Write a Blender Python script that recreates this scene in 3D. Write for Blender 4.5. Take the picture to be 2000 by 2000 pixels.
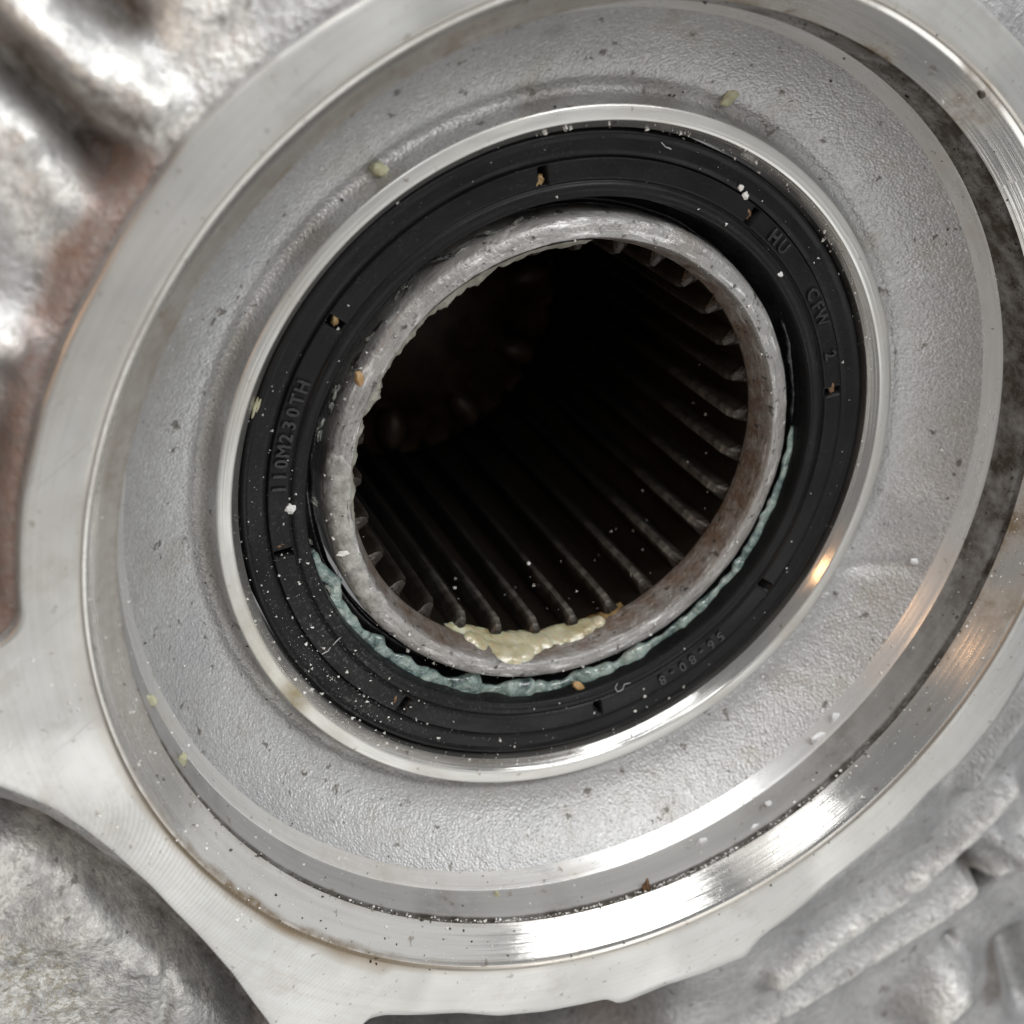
import bpy, bmesh, math, random
from mathutils import Matrix, Vector, noise
random.seed(7)
for o in list(bpy.data.objects): bpy.data.objects.remove(o)
S = bpy.context.scene
C = S.collection
PI = math.pi
S.unit_settings.scale_length = 0.035          # one unit is the collar's outer radius, about 35 mm

# ------------------------------------------------------------------ camera, light, exposure
POS = Vector((0.206, -2.42227, 3.42413))
ROT = Matrix(((-0.746112, -0.665820, 0.0), (0.548017, -0.614103, -0.567939), (0.378145, -0.423746, 0.823070)))
cam = bpy.data.cameras.new('camera'); co = bpy.data.objects.new('camera', cam); C.objects.link(co)
co.matrix_world = Matrix.Translation(POS) @ ROT.to_4x4()
cam.sensor_width = 36; cam.lens = 54; cam.clip_start = 0.05; cam.clip_end = 100
cam.dof.use_dof = True; cam.dof.focus_distance = 4.14; cam.dof.aperture_fstop = 1.2
S.camera = co
w = bpy.data.worlds.new("World"); S.world = w; w.use_nodes = True
bg = w.node_tree.nodes['Background']; bg.inputs[0].default_value = (0.98, 0.985, 1.0, 1); bg.inputs[1].default_value = 0.19

def lamp(name, d, dist, size, power, col, target=(0, 0, 0), size_y=None):
    """area lamp standing in direction d (camera axes: right, up, towards the camera) from the target"""
    v = ROT @ Vector(d).normalized(); t = Vector(target); p = t + v * dist
    l = bpy.data.lights.new(name, 'AREA'); l.energy = power; l.color = col; l.shape = 'RECTANGLE'
    l.size = size; l.size_y = size_y or size
    o = bpy.data.objects.new(name, l); C.objects.link(o); o.location = p
    o.rotation_euler = (-v).to_track_quat('-Z', 'Y').to_euler()
    return o
lamp('ceiling_light', (0.60, 0.37, 0.71), 9.0, 4.2, 380, (1.0, 1.0, 1.0), size_y=3.6)
lamp('split_ceiling_light', (0.10, 0.24, 0.96), 9.0, 1.7, 100, (1.0, 1.0, 1.0), size_y=3.2)  # split off the ceiling light; the gap stands in for the photographer's silhouette
lamp('window_light', (0.06, 0.82, 0.55), 9.0, 5.5, 520, (0.97, 0.985, 1.0), size_y=4.0)
lamp('workshop_light', (0.38, -0.88, 0.26), 12.0, 12.0, 370, (1.0, 0.995, 0.98), size_y=7.5)
lamp('added_side_fill', (0.97, 0.10, 0.10), 11.0, 10.0, 130, (0.98, 0.99, 1.0), size_y=9.0)  # added soft fill for the lower-left walls, not a known window
lamp('warm_bulb', (-0.60, -0.10, 0.80), 7.0, 0.10, 24, (1.0, 0.55, 0.25))
lamp('added_warm_glint', (-0.33, -0.29, 0.90), 7.0, 0.10, 15, (1.0, 0.58, 0.30))  # added lamp that gives the sloping bore wall its own warm glint
S.view_settings.view_transform = 'Standard'; S.view_settings.look = 'None'
S.view_settings.exposure = 0.22; S.view_settings.gamma = 1.0
S.render.resolution_x = S.render.resolution_y = 1024

# ------------------------------------------------------------------ helpers
def W(px, py, z):
    """the point at height z that stands where the photograph (2000 px wide) shows pixel px, py"""
    d = ROT @ Vector(((px - 1000) / 3000, -(py - 1000) / 3000, -1)); t = (z - POS.z) / d.z
    return POS + d * t
def ang(px, py, z=-.045):
    p = W(px, py, z); return math.atan2(p.y, p.x)
def P(r, a, z): return Vector((r * math.cos(a), r * math.sin(a), z))
def nz(v, s, o=0.0): return noise.noise(Vector((v[0] * s + o, v[1] * s - o, v[2] * s + 2 * o)))
def sm(a, b, x):
    t = min(1, max(0, (x - a) / (b - a))); return t * t * (3 - 2 * t)
def adiff(a, b): return (a - b + PI) % (2 * PI) - PI
def link(name, me, mat, parent=None, smooth=True):
    o = bpy.data.objects.new(name, me); C.objects.link(o)
    if mat: me.materials.append(mat)
    if smooth: me.polygons.foreach_set('use_smooth', [True] * len(me.polygons))
    if parent: o.parent = parent
    return o
def mesh(name, vs, fs, mat, parent=None, smooth=True, attrs=None):
    me = bpy.data.meshes.new(name); me.from_pydata([tuple(v) for v in vs], [], fs); me.update()
    for k, vals in (attrs or {}).items():
        at = me.attributes.new(k, 'FLOAT', 'POINT'); at.data.foreach_set('value', vals)
    return link(name, me, mat, parent, smooth)
def tag(o, label, cat, group=None, kind=None):
    o['label'] = label; o['category'] = cat
    if group: o['group'] = group
    if kind: o['kind'] = kind
    return o
def empty(name, loc=(0, 0, 0)):
    o = bpy.data.objects.new(name, None); C.objects.link(o); o.location = loc; o.empty_display_size = .1; return o
def lathe(name, prof, mat, parent=None, seg=360, fn=None, dirt=None, sharp=()):
    """surface of revolution; fn(r, a, z) may move a point, dirt(r, a, z) gives its stain or painted reflection. sharp: profile indices that get doubled"""
    rows = []
    for i, p in enumerate(prof):
        rows.append((p, i))
        if i in sharp: rows.append((p, i))
    vs, fs, dv = [], [], []
    for (r, z), i in rows:
        for k in range(seg):
            a = 2 * PI * k / seg; R_, Z_ = r, z
            if fn: R_, Z_ = fn(r, a, z)
            vs.append(P(R_, a, Z_)); dv.append(dirt(r, a, z) if dirt else 0.0)
    for j in range(len(rows) - 1):
        if rows[j][1] == rows[j + 1][1]: continue
        for k in range(seg):
            k2 = (k + 1) % seg
            fs.append((j * seg + k, j * seg + k2, (j + 1) * seg + k2, (j + 1) * seg + k))
    return mesh(name, vs, fs, mat, parent, True, {'dirt': dv})

def zsurf(r):
    """height of the surface at radius r"""
    T = [(.572, -.34), (.611, -.30), (.612, -.155), (.640, -.067), (.655, -.064), (.682, -.075), (.700, -.10), (.706, -.16), (.74, -.15), (.757, -.06), (.766, -.05), (.80, -.05), (.858, -.048), (.905, -.052), (.929, -.055), (.938, -.03), (.962, 0), (1.0, 0), (1.02, -.06), (1.06, -.05), (1.075, -.047), (1.116, -.026), (1.158, .009), (1.2, .05), (1.242, .10), (1.268, .157), (1.285, .26), (1.287, .282), (1.374, .368), (1.4, .37), (2.5, .37)]
    for (r0, z0), (r1, z1) in zip(T, T[1:]):
        if r0 <= r <= r1: return z0 + (z1 - z0) * (r - r0) / (r1 - r0)
    return -.3 if r < 1 else .37
def onsurf(px, py):
    """point of the surface that the photograph shows at this pixel"""
    z = .37
    best = None
    for i in range(400):
        z = .40 - .75 * i / 400; p = W(px, py, z)
        if zsurf(p.xy.length) >= z: return p
    return p
# ------------------------------------------------------------------ materials
class N:
    def __init__(s, name):
        s.m = bpy.data.materials.new(name); s.m.use_nodes = True; s.t = s.m.node_tree
        s.b = s.t.nodes['Principled BSDF']; s.co = s.t.nodes.new('ShaderNodeTexCoord')
    def n(s, ty, **k):
        x = s.t.nodes.new(ty)
        for a, v in k.items(): setattr(x, a, v)
        return x
    def l(s, a, b): s.t.links.new(a, b)
    def vec(s, scale=(1, 1, 1), loc=(0, 0, 0)):
        mp = s.n('ShaderNodeMapping'); mp.inputs['Scale'].default_value = scale; mp.inputs['Location'].default_value = loc
        s.l(s.co.outputs['Object'], mp.inputs[0]); return mp.outputs[0]
    def polar(s, k=1.0):
        """(angle, radius, height) coordinates for streaks that run round the axis"""
        sx = s.n('ShaderNodeSeparateXYZ'); s.l(s.co.outputs['Object'], sx.inputs[0])
        a = s.n('ShaderNodeMath', operation='ARCTAN2'); s.l(sx.outputs[1], a.inputs[0]); s.l(sx.outputs[0], a.inputs[1])
        x2 = s.n('ShaderNodeMath', operation='POWER'); s.l(sx.outputs[0], x2.inputs[0]); x2.inputs[1].default_value = 2
        y2 = s.n('ShaderNodeMath', operation='POWER'); s.l(sx.outputs[1], y2.inputs[0]); y2.inputs[1].default_value = 2
        ad = s.n('ShaderNodeMath', operation='ADD'); s.l(x2.outputs[0], ad.inputs[0]); s.l(y2.outputs[0], ad.inputs[1])
        sq = s.n('ShaderNodeMath', operation='SQRT'); s.l(ad.outputs[0], sq.inputs[0])
        cb = s.n('ShaderNodeCombineXYZ'); s.l(a.outputs[0], cb.inputs[0]); s.l(sq.outputs[0], cb.inputs[1]); s.l(sx.outputs[2], cb.inputs[2])
        return cb.outputs[0]
    def scale(s, v, sc):
        mp = s.n('ShaderNodeMapping'); mp.inputs['Scale'].default_value = sc; s.l(v, mp.inputs[0]); return mp.outputs[0]
    def noise(s, sc, det=4, rough=.55, v=None, dist=0):
        x = s.n('ShaderNodeTexNoise'); x.inputs['Scale'].default_value = sc; x.inputs['Detail'].default_value = det
        x.inputs['Roughness'].default_value = rough; x.inputs['Distortion'].default_value = dist
        s.l(v if v is not None else s.co.outputs['Object'], x.inputs['Vector']); return x.outputs['Fac']
    def ramp(s, f, *st):
        x = s.n('ShaderNodeValToRGB'); e = x.color_ramp.elements
        while len(e) < len(st): e.new(.5)
        for i, (p, c) in enumerate(st):
            e[i].position = p; e[i].color = (c, c, c, 1) if isinstance(c, (int, float)) else (*c, 1)
        s.l(f, x.inputs[0]); return x.outputs[0]
    def mix(s, f, a, b):
        x = s.n('ShaderNodeMix', data_type='RGBA')
        for v, i in ((f, 0), (a, 6), (b, 7)):
            if isinstance(v, (int, float)): x.inputs[i].default_value = v
            elif isinstance(v, tuple): x.inputs[i].default_value = (*v, 1)
            else: s.l(v, x.inputs[i])
        return x.outputs[2]
    def math(s, op, a, b):
        x = s.n('ShaderNodeMath', operation=op)
        for v, i in ((a, 0), (b, 1)):
            if isinstance(v, (int, float)): x.inputs[i].default_value = v
            else: s.l(v, x.inputs[i])
        return x.outputs[0]
    def attr(s, name):
        x = s.n('ShaderNodeAttribute', attribute_name=name); return x.outputs['Fac']
    def bump(s, h, st, dist, prev=None):
        x = s.n('ShaderNodeBump'); x.inputs['Strength'].default_value = st; x.inputs['Distance'].default_value = dist
        s.l(h, x.inputs['Height'])
        if prev is not None: s.l(prev, x.inputs['Normal'])
        return x.outputs[0]
    def turned(s, amount):
        """highlights drawn out across the turning marks, which run round the axis"""
        t = s.n('ShaderNodeTangent', direction_type='RADIAL', axis='Z'); s.l(t.outputs[0], s.b.inputs['Tangent'])
        s.b.inputs['Anisotropic'].default_value = amount; s.b.inputs['Anisotropic Rotation'].default_value = .25
    def out(s, col=None, rough=None, metal=None, nrm=None, **k):
        for v, n_ in ((col, 'Base Color'), (rough, 'Roughness'), (metal, 'Metallic'), (nrm, 'Normal')):
            if v is None: continue
            if isinstance(v, tuple): s.b.inputs[n_].default_value = (*v, 1)
            elif isinstance(v, (int, float)): s.b.inputs[n_].default_value = v
            else: s.l(v, s.b.inputs[n_])
        for a, v in k.items(): s.b.inputs[a.replace('_', ' ')].default_value = v
        return s.m

def mat_face():
    n = N('milled_aluminium'); pol = n.polar()
    blot = n.ramp(n.noise(2.2, 5, .6), (.35, (.58, .575, .55)), (.65, (.68, .68, .66)))
    streak = n.noise(1.0, 3, .6, n.scale(pol, (3, 70, 1)))
    col = n.mix(n.ramp(streak, (.42, 0.0), (.75, .35)), blot, (.53, .50, .45))
    col = n.mix(n.attr('dirt'), col, (.30, .24, .17))
    sm_ = n.ramp(n.noise(4.5, 6, .7), (.56, 0.0), (.72, .55)); col = n.mix(sm_, col, (.47, .44, .39))
    sp = n.ramp(n.noise(38, 2, .5), (.67, 0.0), (.73, .6)); col = n.mix(sp, col, (.33, .30, .26))
    ro = n.ramp(n.noise(3.1, 4, .6), (.3, .33), (.7, .46))
    for an, sc in ((.6, 3.0), (2.0, 2.2), (1.2, 4.1)):
        mp = n.n('ShaderNodeMapping'); mp.inputs['Rotation'].default_value = (0, 0, an); mp.inputs['Scale'].default_value = (sc, sc * 42, 1); n.l(n.co.outputs['Object'], mp.inputs[0])
        col = n.mix(n.ramp(n.noise(1.0, 3, .6, mp.outputs[0]), (.68, 0.0), (.72, .45)), col, (.42, .40, .37))
    c2 = W(60, 1610, .37)
    arcs = n.n('ShaderNodeTexWave', wave_type='RINGS', rings_direction='Z'); arcs.inputs['Scale'].default_value = 24
    arcs.inputs['Distortion'].default_value = 1.2; arcs.inputs['Detail'].default_value = 2; arcs.inputs['Detail Scale'].default_value = .6
    n.l(n.vec(loc=(-c2.x, -c2.y, 0)), arcs.inputs[0])
    sx = n.n('ShaderNodeVectorMath', operation='DISTANCE'); n.l(n.co.outputs['Object'], sx.inputs[0]); sx.inputs[1].default_value = W(470, 1790, .37)
    mask = n.math('MULTIPLY', n.ramp(sx.outputs['Value'], (.15, 1.0), (.62, 0.0)), n.ramp(n.noise(3.5, 3, .6), (.3, .35), (.6, 1.0)))
    sect = n.ramp(n.noise(1.0, 1, .4, n.scale(pol, (2.6, .6, 1))), (.44, 0.0), (.50, 1.0))
    ro = n.math('ADD', ro, n.math('MULTIPLY', sect, .10))
    b = n.bump(n.math('MULTIPLY', arcs.outputs['Fac'], mask), .18, .004)
    b = n.bump(n.noise(1.0, 2, .5, n.scale(pol, (2, 120, 1))), .10, .004, b)
    b = n.bump(n.noise(5, 4, .6), .10, .012, b)
    n.turned(.5)
    return n.out(col, ro, 1.0, b)
def mat_wall(name, c1=(.68, .67, .64), r1=.10, r2=.25, dirtc=(.17, .125, .075), strk=.20, metal=.92, aniso=.6):
    n = N(name); pol = n.polar()
    s1 = n.noise(1.0, 4, .6, n.scale(pol, (5, 60, 60))); s2 = n.noise(1.0, 2, .5, n.scale(pol, (1.5, 160, 160)))
    col = n.mix(n.ramp(s1, (.4, 0.0), (.75, .5)), c1, tuple(x * .78 for x in c1))
    spots = n.ramp(n.noise(26, 3, .6), (.66, 0.0), (.72, .7)); col = n.mix(spots, col, (.25, .20, .15))
    d = n.math('MULTIPLY', n.attr('dirt'), n.ramp(n.noise(13, 6, .75), (.34, .35), (.58, 1.0)))  # on the sloping bore wall this also tints painted reflections
    col = n.mix(d, col, dirtc)
    ro = n.ramp(n.noise(1.0, 4, .6, n.scale(pol, (4, 20, 20))), (.3, r1), (.7, r2))
    ro = n.math('ADD', ro, n.math('MULTIPLY', n.attr('dirt'), .28))
    me = n.math('SUBTRACT', metal, n.math('MULTIPLY', d, .75 * metal)); n.turned(aniso)
    b = n.bump(s2, strk, .004); b = n.bump(n.noise(9, 3, .6), .05, .01, b)
    return n.out(col, ro, me, b)
def mat_sand():
    n = N('sand_cast_aluminium')
    col = n.ramp(n.noise(3, 5, .6), (.3, (.46, .46, .465)), (.7, (.57, .57, .56)))
    col = n.mix(n.ramp(n.noise(95, 4, .7), (.38, .55), (.55, 0.0)), col, (.34, .34, .34))
    col = n.mix(n.ramp(n.noise(80, 3, .6), (.60, 0.0), (.70, .6)), col, (.74, .74, .74))
    col = n.mix(n.ramp(n.noise(6, 6, .7), (.53, 0.0), (.72, .6)), col, (.36, .335, .28))
    col = n.mix(n.ramp(n.noise(21, 3, .6), (.645, 0.0), (.70, .85)), col, (.15, .135, .115))
    col = n.mix(n.attr('dirt'), col, (.22, .20, .17))
    ro = n.ramp(n.noise(5, 5, .65), (.3, .38), (.7, .54))
    vo = n.n('ShaderNodeTexVoronoi'); vo.inputs['Scale'].default_value = 118; n.l(n.co.outputs['Object'], vo.inputs['Vector'])
    b = n.bump(vo.outputs['Distance'], .42, .005); b = n.bump(n.noise(75, 4, .65), .42, .007, b); b = n.bump(n.noise(34, 3, .6), .25, .010, b)
    return n.out(col, ro, .60, b)
def mat_cast():
    n = N('rough_cast_aluminium')
    col = n.ramp(n.noise(4, 6, .65), (.3, (.34, .34, .345)), (.7, (.55, .55, .545)))
    chalk_hilite = n.attr('chalk_hilite')
    col = n.mix(n.math('MULTIPLY', chalk_hilite, n.ramp(n.noise(10, 6, .7), (.38, .10), (.55, 1.0))), col, (.80, .79, .75))  # pale corrosion, plus highlights painted along the ridges
    col = n.mix(n.math('MULTIPLY', n.attr('dirt'), n.ramp(n.noise(9, 5, .7), (.3, .55), (.65, 1.0))), col, (.085, .065, .048))  # stains, plus shade painted into the pits
    col = n.mix(n.math('MULTIPLY', n.attr('rust'), n.ramp(n.noise(12, 5, .7), (.3, .5), (.65, 1.0))), col, (.27, .185, .155))
    col = n.mix(n.math('MULTIPLY', n.attr('ochre'), n.ramp(n.noise(42, 5, .75), (.48, 0.0), (.58, .8))), col, (.37, .33, .24))
    col = n.mix(n.ramp(n.noise(22, 3, .6), (.62, 0.0), (.70, .7)), col, (.15, .135, .12)); col = n.mix(n.ramp(n.noise(38, 5, .7), (.38, .5), (.55, 0.0)), col, (.30, .29, .28))
    b = n.bump(n.noise(60, 4, .65), .48, .012); b = n.bump(n.noise(15, 4, .6), .16, .03, b)
    me = n.math('SUBTRACT', .60, n.math('MULTIPLY', n.attr('dirt'), .57))
    return n.out(col, .43, me, b)
def mat_rubber():
    n = N('black_rubber'); pol = n.polar()
    col = n.ramp(n.noise(5, 5, .6), (.35, (.0055, .0055, .006)), (.7, (.0105, .0105, .011)))
    dm = n.n('ShaderNodeVectorMath', operation='DISTANCE'); n.l(n.co.outputs['Object'], dm.inputs[0]); dm.inputs[1].default_value = W(650, 1290, -.05)
    dust = n.math('MULTIPLY', n.ramp(n.noise(120, 3, .7), (.56, 0.0), (.70, 1.0)), n.ramp(n.noise(7, 4, .7), (.40, 0.0), (.62, 1.0)))
    dust = n.math('MULTIPLY', dust, n.ramp(dm.outputs['Value'], (.10, .55), (.75, .12)))
    col = n.mix(dust, col, (.20, .20, .195))
    film = n.ramp(n.noise(1.0, 4, .65, n.scale(pol, (4, 14, 14))), (.38, .30), (.66, .56))
    b = n.bump(n.noise(90, 3, .5), .10, .004); b = n.bump(n.noise(1.0, 3, .5, n.scale(pol, (2, 160, 160))), .10, .004, b)
    return n.out(col, film, 0.0, b, Specular_IOR_Level=.19)
def mat_sleeve():
    n = N('greasy_steel'); pol = n.polar()
    col = n.ramp(n.noise(9, 6, .65), (.3, (.29, .283, .275)), (.6, (.37, .363, .352)), (.8, (.46, .455, .435)))
    st = n.noise(1.0, 4, .65, n.scale(pol, (6, 45, 45)))
    col = n.mix(n.ramp(st, (.32, .6), (.45, 0.0)), col, (.13, .125, .12)); col = n.mix(n.ramp(st, (.56, 0.0), (.68, .95)), col, (.78, .78, .77))
    col = n.mix(n.math('MULTIPLY', n.attr('dirt'), n.ramp(n.noise(16, 5, .7), (.35, .3), (.6, 1.0))), col, (.175, .12, .085))
    col = n.mix(n.ramp(n.noise(30, 4, .65), (.60, 0.0), (.68, .9)), col, (.05, .045, .04))
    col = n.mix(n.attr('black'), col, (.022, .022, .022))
    b = n.bump(n.noise(20, 5, .65, dist=.6), .30, .02); b = n.bump(st, .25, .010, b); b = n.bump(n.noise(80, 3, .5), .35, .008, b)
    return n.out(col, n.ramp(n.noise(14, 4, .6), (.35, .30), (.7, .55)), .35, b)
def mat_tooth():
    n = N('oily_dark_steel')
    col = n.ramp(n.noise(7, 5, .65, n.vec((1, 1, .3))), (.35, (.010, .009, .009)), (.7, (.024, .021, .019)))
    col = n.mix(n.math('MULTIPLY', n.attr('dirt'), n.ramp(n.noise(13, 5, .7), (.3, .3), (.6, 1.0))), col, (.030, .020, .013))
    col = n.mix(n.math('MULTIPLY', n.attr('wear_light'), n.ramp(n.noise(22, 4, .7), (.36, .15), (.58, 1.0))), col, (.30, .275, .24))  # paler tips, painted dimmer on the copies standing in shade
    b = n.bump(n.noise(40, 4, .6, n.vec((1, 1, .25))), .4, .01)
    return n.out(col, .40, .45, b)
def mat_plain(name, c1, c2, sc=20, rough=.5, metal=0, bump=.4, dist=.01, **k):
    n = N(name)
    col = n.ramp(n.noise(sc, 5, .65), (.35, c1), (.65, c2))
    return n.out(col, rough, metal, n.bump(n.noise(sc * 2, 4, .6), bump, dist), **k)
def mat_green():
    n = N('blue_green_grease')
    col = n.ramp(n.noise(13, 5, .65, dist=.8), (.32, (.022, .042, .045)), (.43, (.15, .215, .20)), (.56, (.33, .41, .375)), (.72, (.52, .58, .53)))
    b = n.bump(n.noise(22, 4, .6, dist=1.0), .9, .018); b = n.bump(n.noise(60, 3, .6), .5, .008, b)
    return n.out(col, .10, 0.0, b, Subsurface_Weight=.2, Subsurface_Scale=.02, Coat_Weight=1.0, Coat_Roughness=.05)
def mat_cream():
    n = N('cream_grease')
    col = n.ramp(n.noise(11, 5, .65, dist=.6), (.32, (.30, .22, .10)), (.46, (.46, .41, .25)), (.62, (.58, .55, .40)), (.8, (.66, .64, .52)))
    b = n.bump(n.noise(22, 4, .6, dist=.8), .40, .014)
    return n.out(col, .16, 0.0, b, Subsurface_Weight=.45, Subsurface_Scale=.03, Coat_Weight=.8, Coat_Roughness=.08)
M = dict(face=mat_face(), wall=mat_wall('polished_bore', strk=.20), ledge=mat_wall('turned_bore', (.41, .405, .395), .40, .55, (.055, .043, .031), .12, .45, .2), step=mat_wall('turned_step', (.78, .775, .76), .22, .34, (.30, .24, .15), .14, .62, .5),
         collar=mat_wall('turned_collar', (.66, .655, .625), .30, .46, (.33, .27, .15), .25),
         sand=mat_sand(), cast=mat_cast(), rubber=mat_rubber(), letter=mat_plain('worn_rubber', (.008, .008, .009), (.020, .020, .021), 30, .32, 0, .1, .004), wet=mat_plain('wet_rubber', (.005, .005, .006), (.012, .013, .013), 12, .16, 0, .4, .01), sleeve=mat_sleeve(), tooth=mat_tooth(),
         green=mat_green(),
         cream=mat_cream(),
         ochre=mat_plain('ochre_grease', (.15, .085, .03), (.34, .24, .11), 12, .3, 0, .4, .010),
         paste=mat_plain('dried_grease', (.30, .29, .235), (.50, .49, .42), 24, .32, 0, .4, .01),
         scrap2=mat_plain('grey_crust', (.20, .195, .18), (.44, .44, .41), 26, .38, 0, .6, .01),
         scrap=mat_plain('grey_scrap', (.035, .038, .034), (.24, .25, .22), 26, .32, 0, .5, .01),
         grit=mat_plain('pale_grit', (.62, .61, .57), (.82, .82, .80), 30, .5),
         darkgrit=mat_plain('dark_grit', (.02, .017, .014), (.09, .07, .05), 30, .6),
         tan=mat_plain('tan_crumb', (.30, .17, .06), (.48, .32, .15), 26, .5),
         brown=mat_plain('brown_crumb', (.07, .03, .012), (.22, .13, .06), 30, .5),
         olive=mat_plain('olive_crumb', (.34, .33, .20), (.52, .51, .36), 24, .5),
         flake=mat_plain('white_flake', (.60, .61, .62), (.80, .80, .79), 24, .35),
         lint=mat_plain('grey_lint', (.30, .30, .30), (.45, .45, .45), 10, .6),
         rustpin=mat_plain('rusty_steel', (.022, .014, .009), (.075, .045, .028), 9, .5, .2))

# ------------------------------------------------------------------ gearbox case
case = empty('gearbox_case')
tag(case, 'grey cast aluminium gearbox case with a round machined flange around the black seal', 'gearbox case')

# flange: outline traced round the face at its own height, sides down into the casting
ZF = .37
op = [(700,10),(760,-32),(900,-100),(1150,-165),(1450,-150),(1700,-105),(1830,-55),(1916,0),(2000,90),(2085,230),(2150,420),(2170,620),(2150,820),(2110,1000),
      (2068,1150),(2020,1290),(1955,1400),(1880,1490),(1818,1546),(1771,1601),(1698,1662),(1626,1720),(1553,1782),(1490,1828),(1474,1846),(1460,1868),(1380,1900),(1300,1925),
      (1225,1958),(1206,1962),(1186,1953),(1150,1960),(1060,1977),(976,1985),(900,1980),(831,1983),(750,1984),(715,1992),(690,2020),(660,2070),(610,2130),(560,2080),(525,2000),(490,1952),
      (453,1901),(362,1800),(290,1728),(217,1662),(160,1617),(109,1583),(50,1558),(0,1539),(-100,1500),(-210,1430),(-200,1340),(-80,1296),(0,1262),(30,1232),(41,1200),
      (37,1150),(36,1067),(40,1010),(47,958),(80,795),(120,688),(181,565),(230,475),(290,380),(362,275),(450,188),(543,109),(620,56)]
pts = [W(x, y, ZF) for x, y in op]
pts = [(math.atan2(p.y, p.x), math.hypot(p.x, p.y)) for p in pts]
pts.sort()
def rout(a):
    n = len(pts)
    for i in range(n):
        a0, r0 = pts[i - 1]; a1, r1 = pts[i]
        if i == 0: a0 -= 2 * PI
        b = a if a <= pts[-1][0] or i else a - 2 * PI
        if a0 <= b <= a1:
            # straight line between the two outline points
            x0, y0, x1, y1 = r0*math.cos(a0), r0*math.sin(a0), r1*math.cos(a1), r1*math.sin(a1)
            dx, dy = math.cos(b), math.sin(b); ex, ey = x1-x0, y1-y0
            den = dx*ey - dy*ex
            return (x0*ey - y0*ex) / den if abs(den) > 1e-9 else r1
    return pts[0][1]
SEG = 1080
outl = [rout(-PI + 2 * PI * k / SEG) for k in range(SEG)]
for _ in range(2): outl = [(outl[k-1] + 2*outl[k] + outl[(k+1) % SEG]) / 4 for k in range(SEG)]
A_UR = ang(1960, 420, .22); A_UL = ang(420, 480, .3); A_LL = ang(500, 1760, .3)
vs, fs, dv = [], [], []
def fl_dirt(r, a, f):
    p = P(r, a, ZF); d = 0
    c1 = W(1880, 225, ZF); d += .75 * math.exp(-((p - c1).length / .07) ** 2)
    c2 = W(1920, 182, ZF); d += .9 * math.exp(-((p - c2).length / .02) ** 2)
    d += .9 * math.exp(-(adiff(a, A_LL) / .42) ** 2) * sm(.16, .0, f + .05 * nz(p, 12)) + .45 * sm(1.388, 1.384, r)
    return min(1, d)
rows = 12
for j in range(rows + 4):
    for k in range(SEG):
        a = -PI + 2 * PI * k / SEG; ro = outl[k] * (1 + .0018 * nz(P(1, a, 0), 9) )
        if j == 0: r, z = 1.374, ZF - .008
        elif j == 1: r, z = 1.378, ZF - .002
        elif j == 2: r, z = 1.386, ZF
        elif j < rows: f = (j - 2) / (rows - 3); r, z = 1.386 + (ro - .004 - 1.386) * f, ZF
        elif j == rows: r, z = ro - .001, ZF - .0015
        elif j == rows + 1: r, z = ro + .001, ZF - .007
        elif j == rows + 2: r, z = ro + .015, ZF - .10
        else: r, z = ro + .03, ZF - .40
        vs.append(P(r, a, z)); dv.append(fl_dirt(r, a, (r - 1.374) / max(.05, ro - 1.374)) if j < rows else .25)
for j in range(rows + 3):
    for k in range(SEG):
        k2 = (k + 1) % SEG; fs.append((j*SEG+k, j*SEG+k2, (j+1)*SEG+k2, (j+1)*SEG+k))
NF = SEG * (rows + 1)
mesh('flange_face', vs[:NF + SEG], [f for f in fs if max(f) < NF + SEG], M['face'], case, True, {'dirt': dv[:NF + SEG]})
mesh('flange_edge', vs[NF:], [tuple(i - NF for i in f) for f in fs if min(f) >= NF], M['cast'], case, True)

# bore of the flange: sloping lead-in, ring groove, straight wall, step
def w1_dirt_refl(r, a, z):
    p = P(r, a, z); t = (z - .282) / .080
    d = 1.0 * math.exp(-(adiff(a, A_LL) / .42) ** 2) * sm(.84, .97, t + .12 * nz(p, 12))
    d += .42 * math.exp(-(adiff(a, A_UL) / 1.0) ** 4) * sm(.80, .62, t) + .16 * math.exp(-(adiff(a, A_UL) / 1.1) ** 4)  # brown and beige reflections painted on the upper-left wall
    d += .22 * sm(.0, .5, nz(p, 4)) + .3 * sm(.10, 0, t)
    d += 1.3 * math.exp(-((p - W(1890, 222, .33)).length / .07) ** 2) * (.7 + .9 * nz(p, 16)) + .7 * math.exp(-(adiff(a, ang(1800, 160, .33)) / .35) ** 2) * sm(.1, .45, nz(p, 8, 2.))
    d += .95 * math.exp(-(adiff(a, ang(1985, 1060, .33)) / .32) ** 2) * (.8 + .9 * nz(p, 7))  # right side: brown stains, with the dark room's reflection painted in
    return min(1, max(0, d))
lathe('bore_wall', [(1.287, .282), (1.30, .2945), (1.32, .315), (1.335, .330), (1.345, .340), (1.350, .345), (1.355, .350), (1.360, .355), (1.366, .3605), (1.374, .362)], M['wall'], case, 540, dirt=w1_dirt_refl)
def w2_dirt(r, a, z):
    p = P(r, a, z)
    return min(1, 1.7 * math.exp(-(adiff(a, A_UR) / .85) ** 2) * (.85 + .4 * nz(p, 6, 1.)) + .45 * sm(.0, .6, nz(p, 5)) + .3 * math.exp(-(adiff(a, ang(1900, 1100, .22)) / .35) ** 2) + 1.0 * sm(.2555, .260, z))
lathe('groove_wall', [(1.268, .157), (1.2705, .164), (1.277, .21), (1.283, .252), (1.285, .258), (1.297, .259), (1.298, .2745), (1.288, .277), (1.287, .282)], M['ledge'], case, 540, dirt=w2_dirt, sharp=(4, 5, 6))
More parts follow.
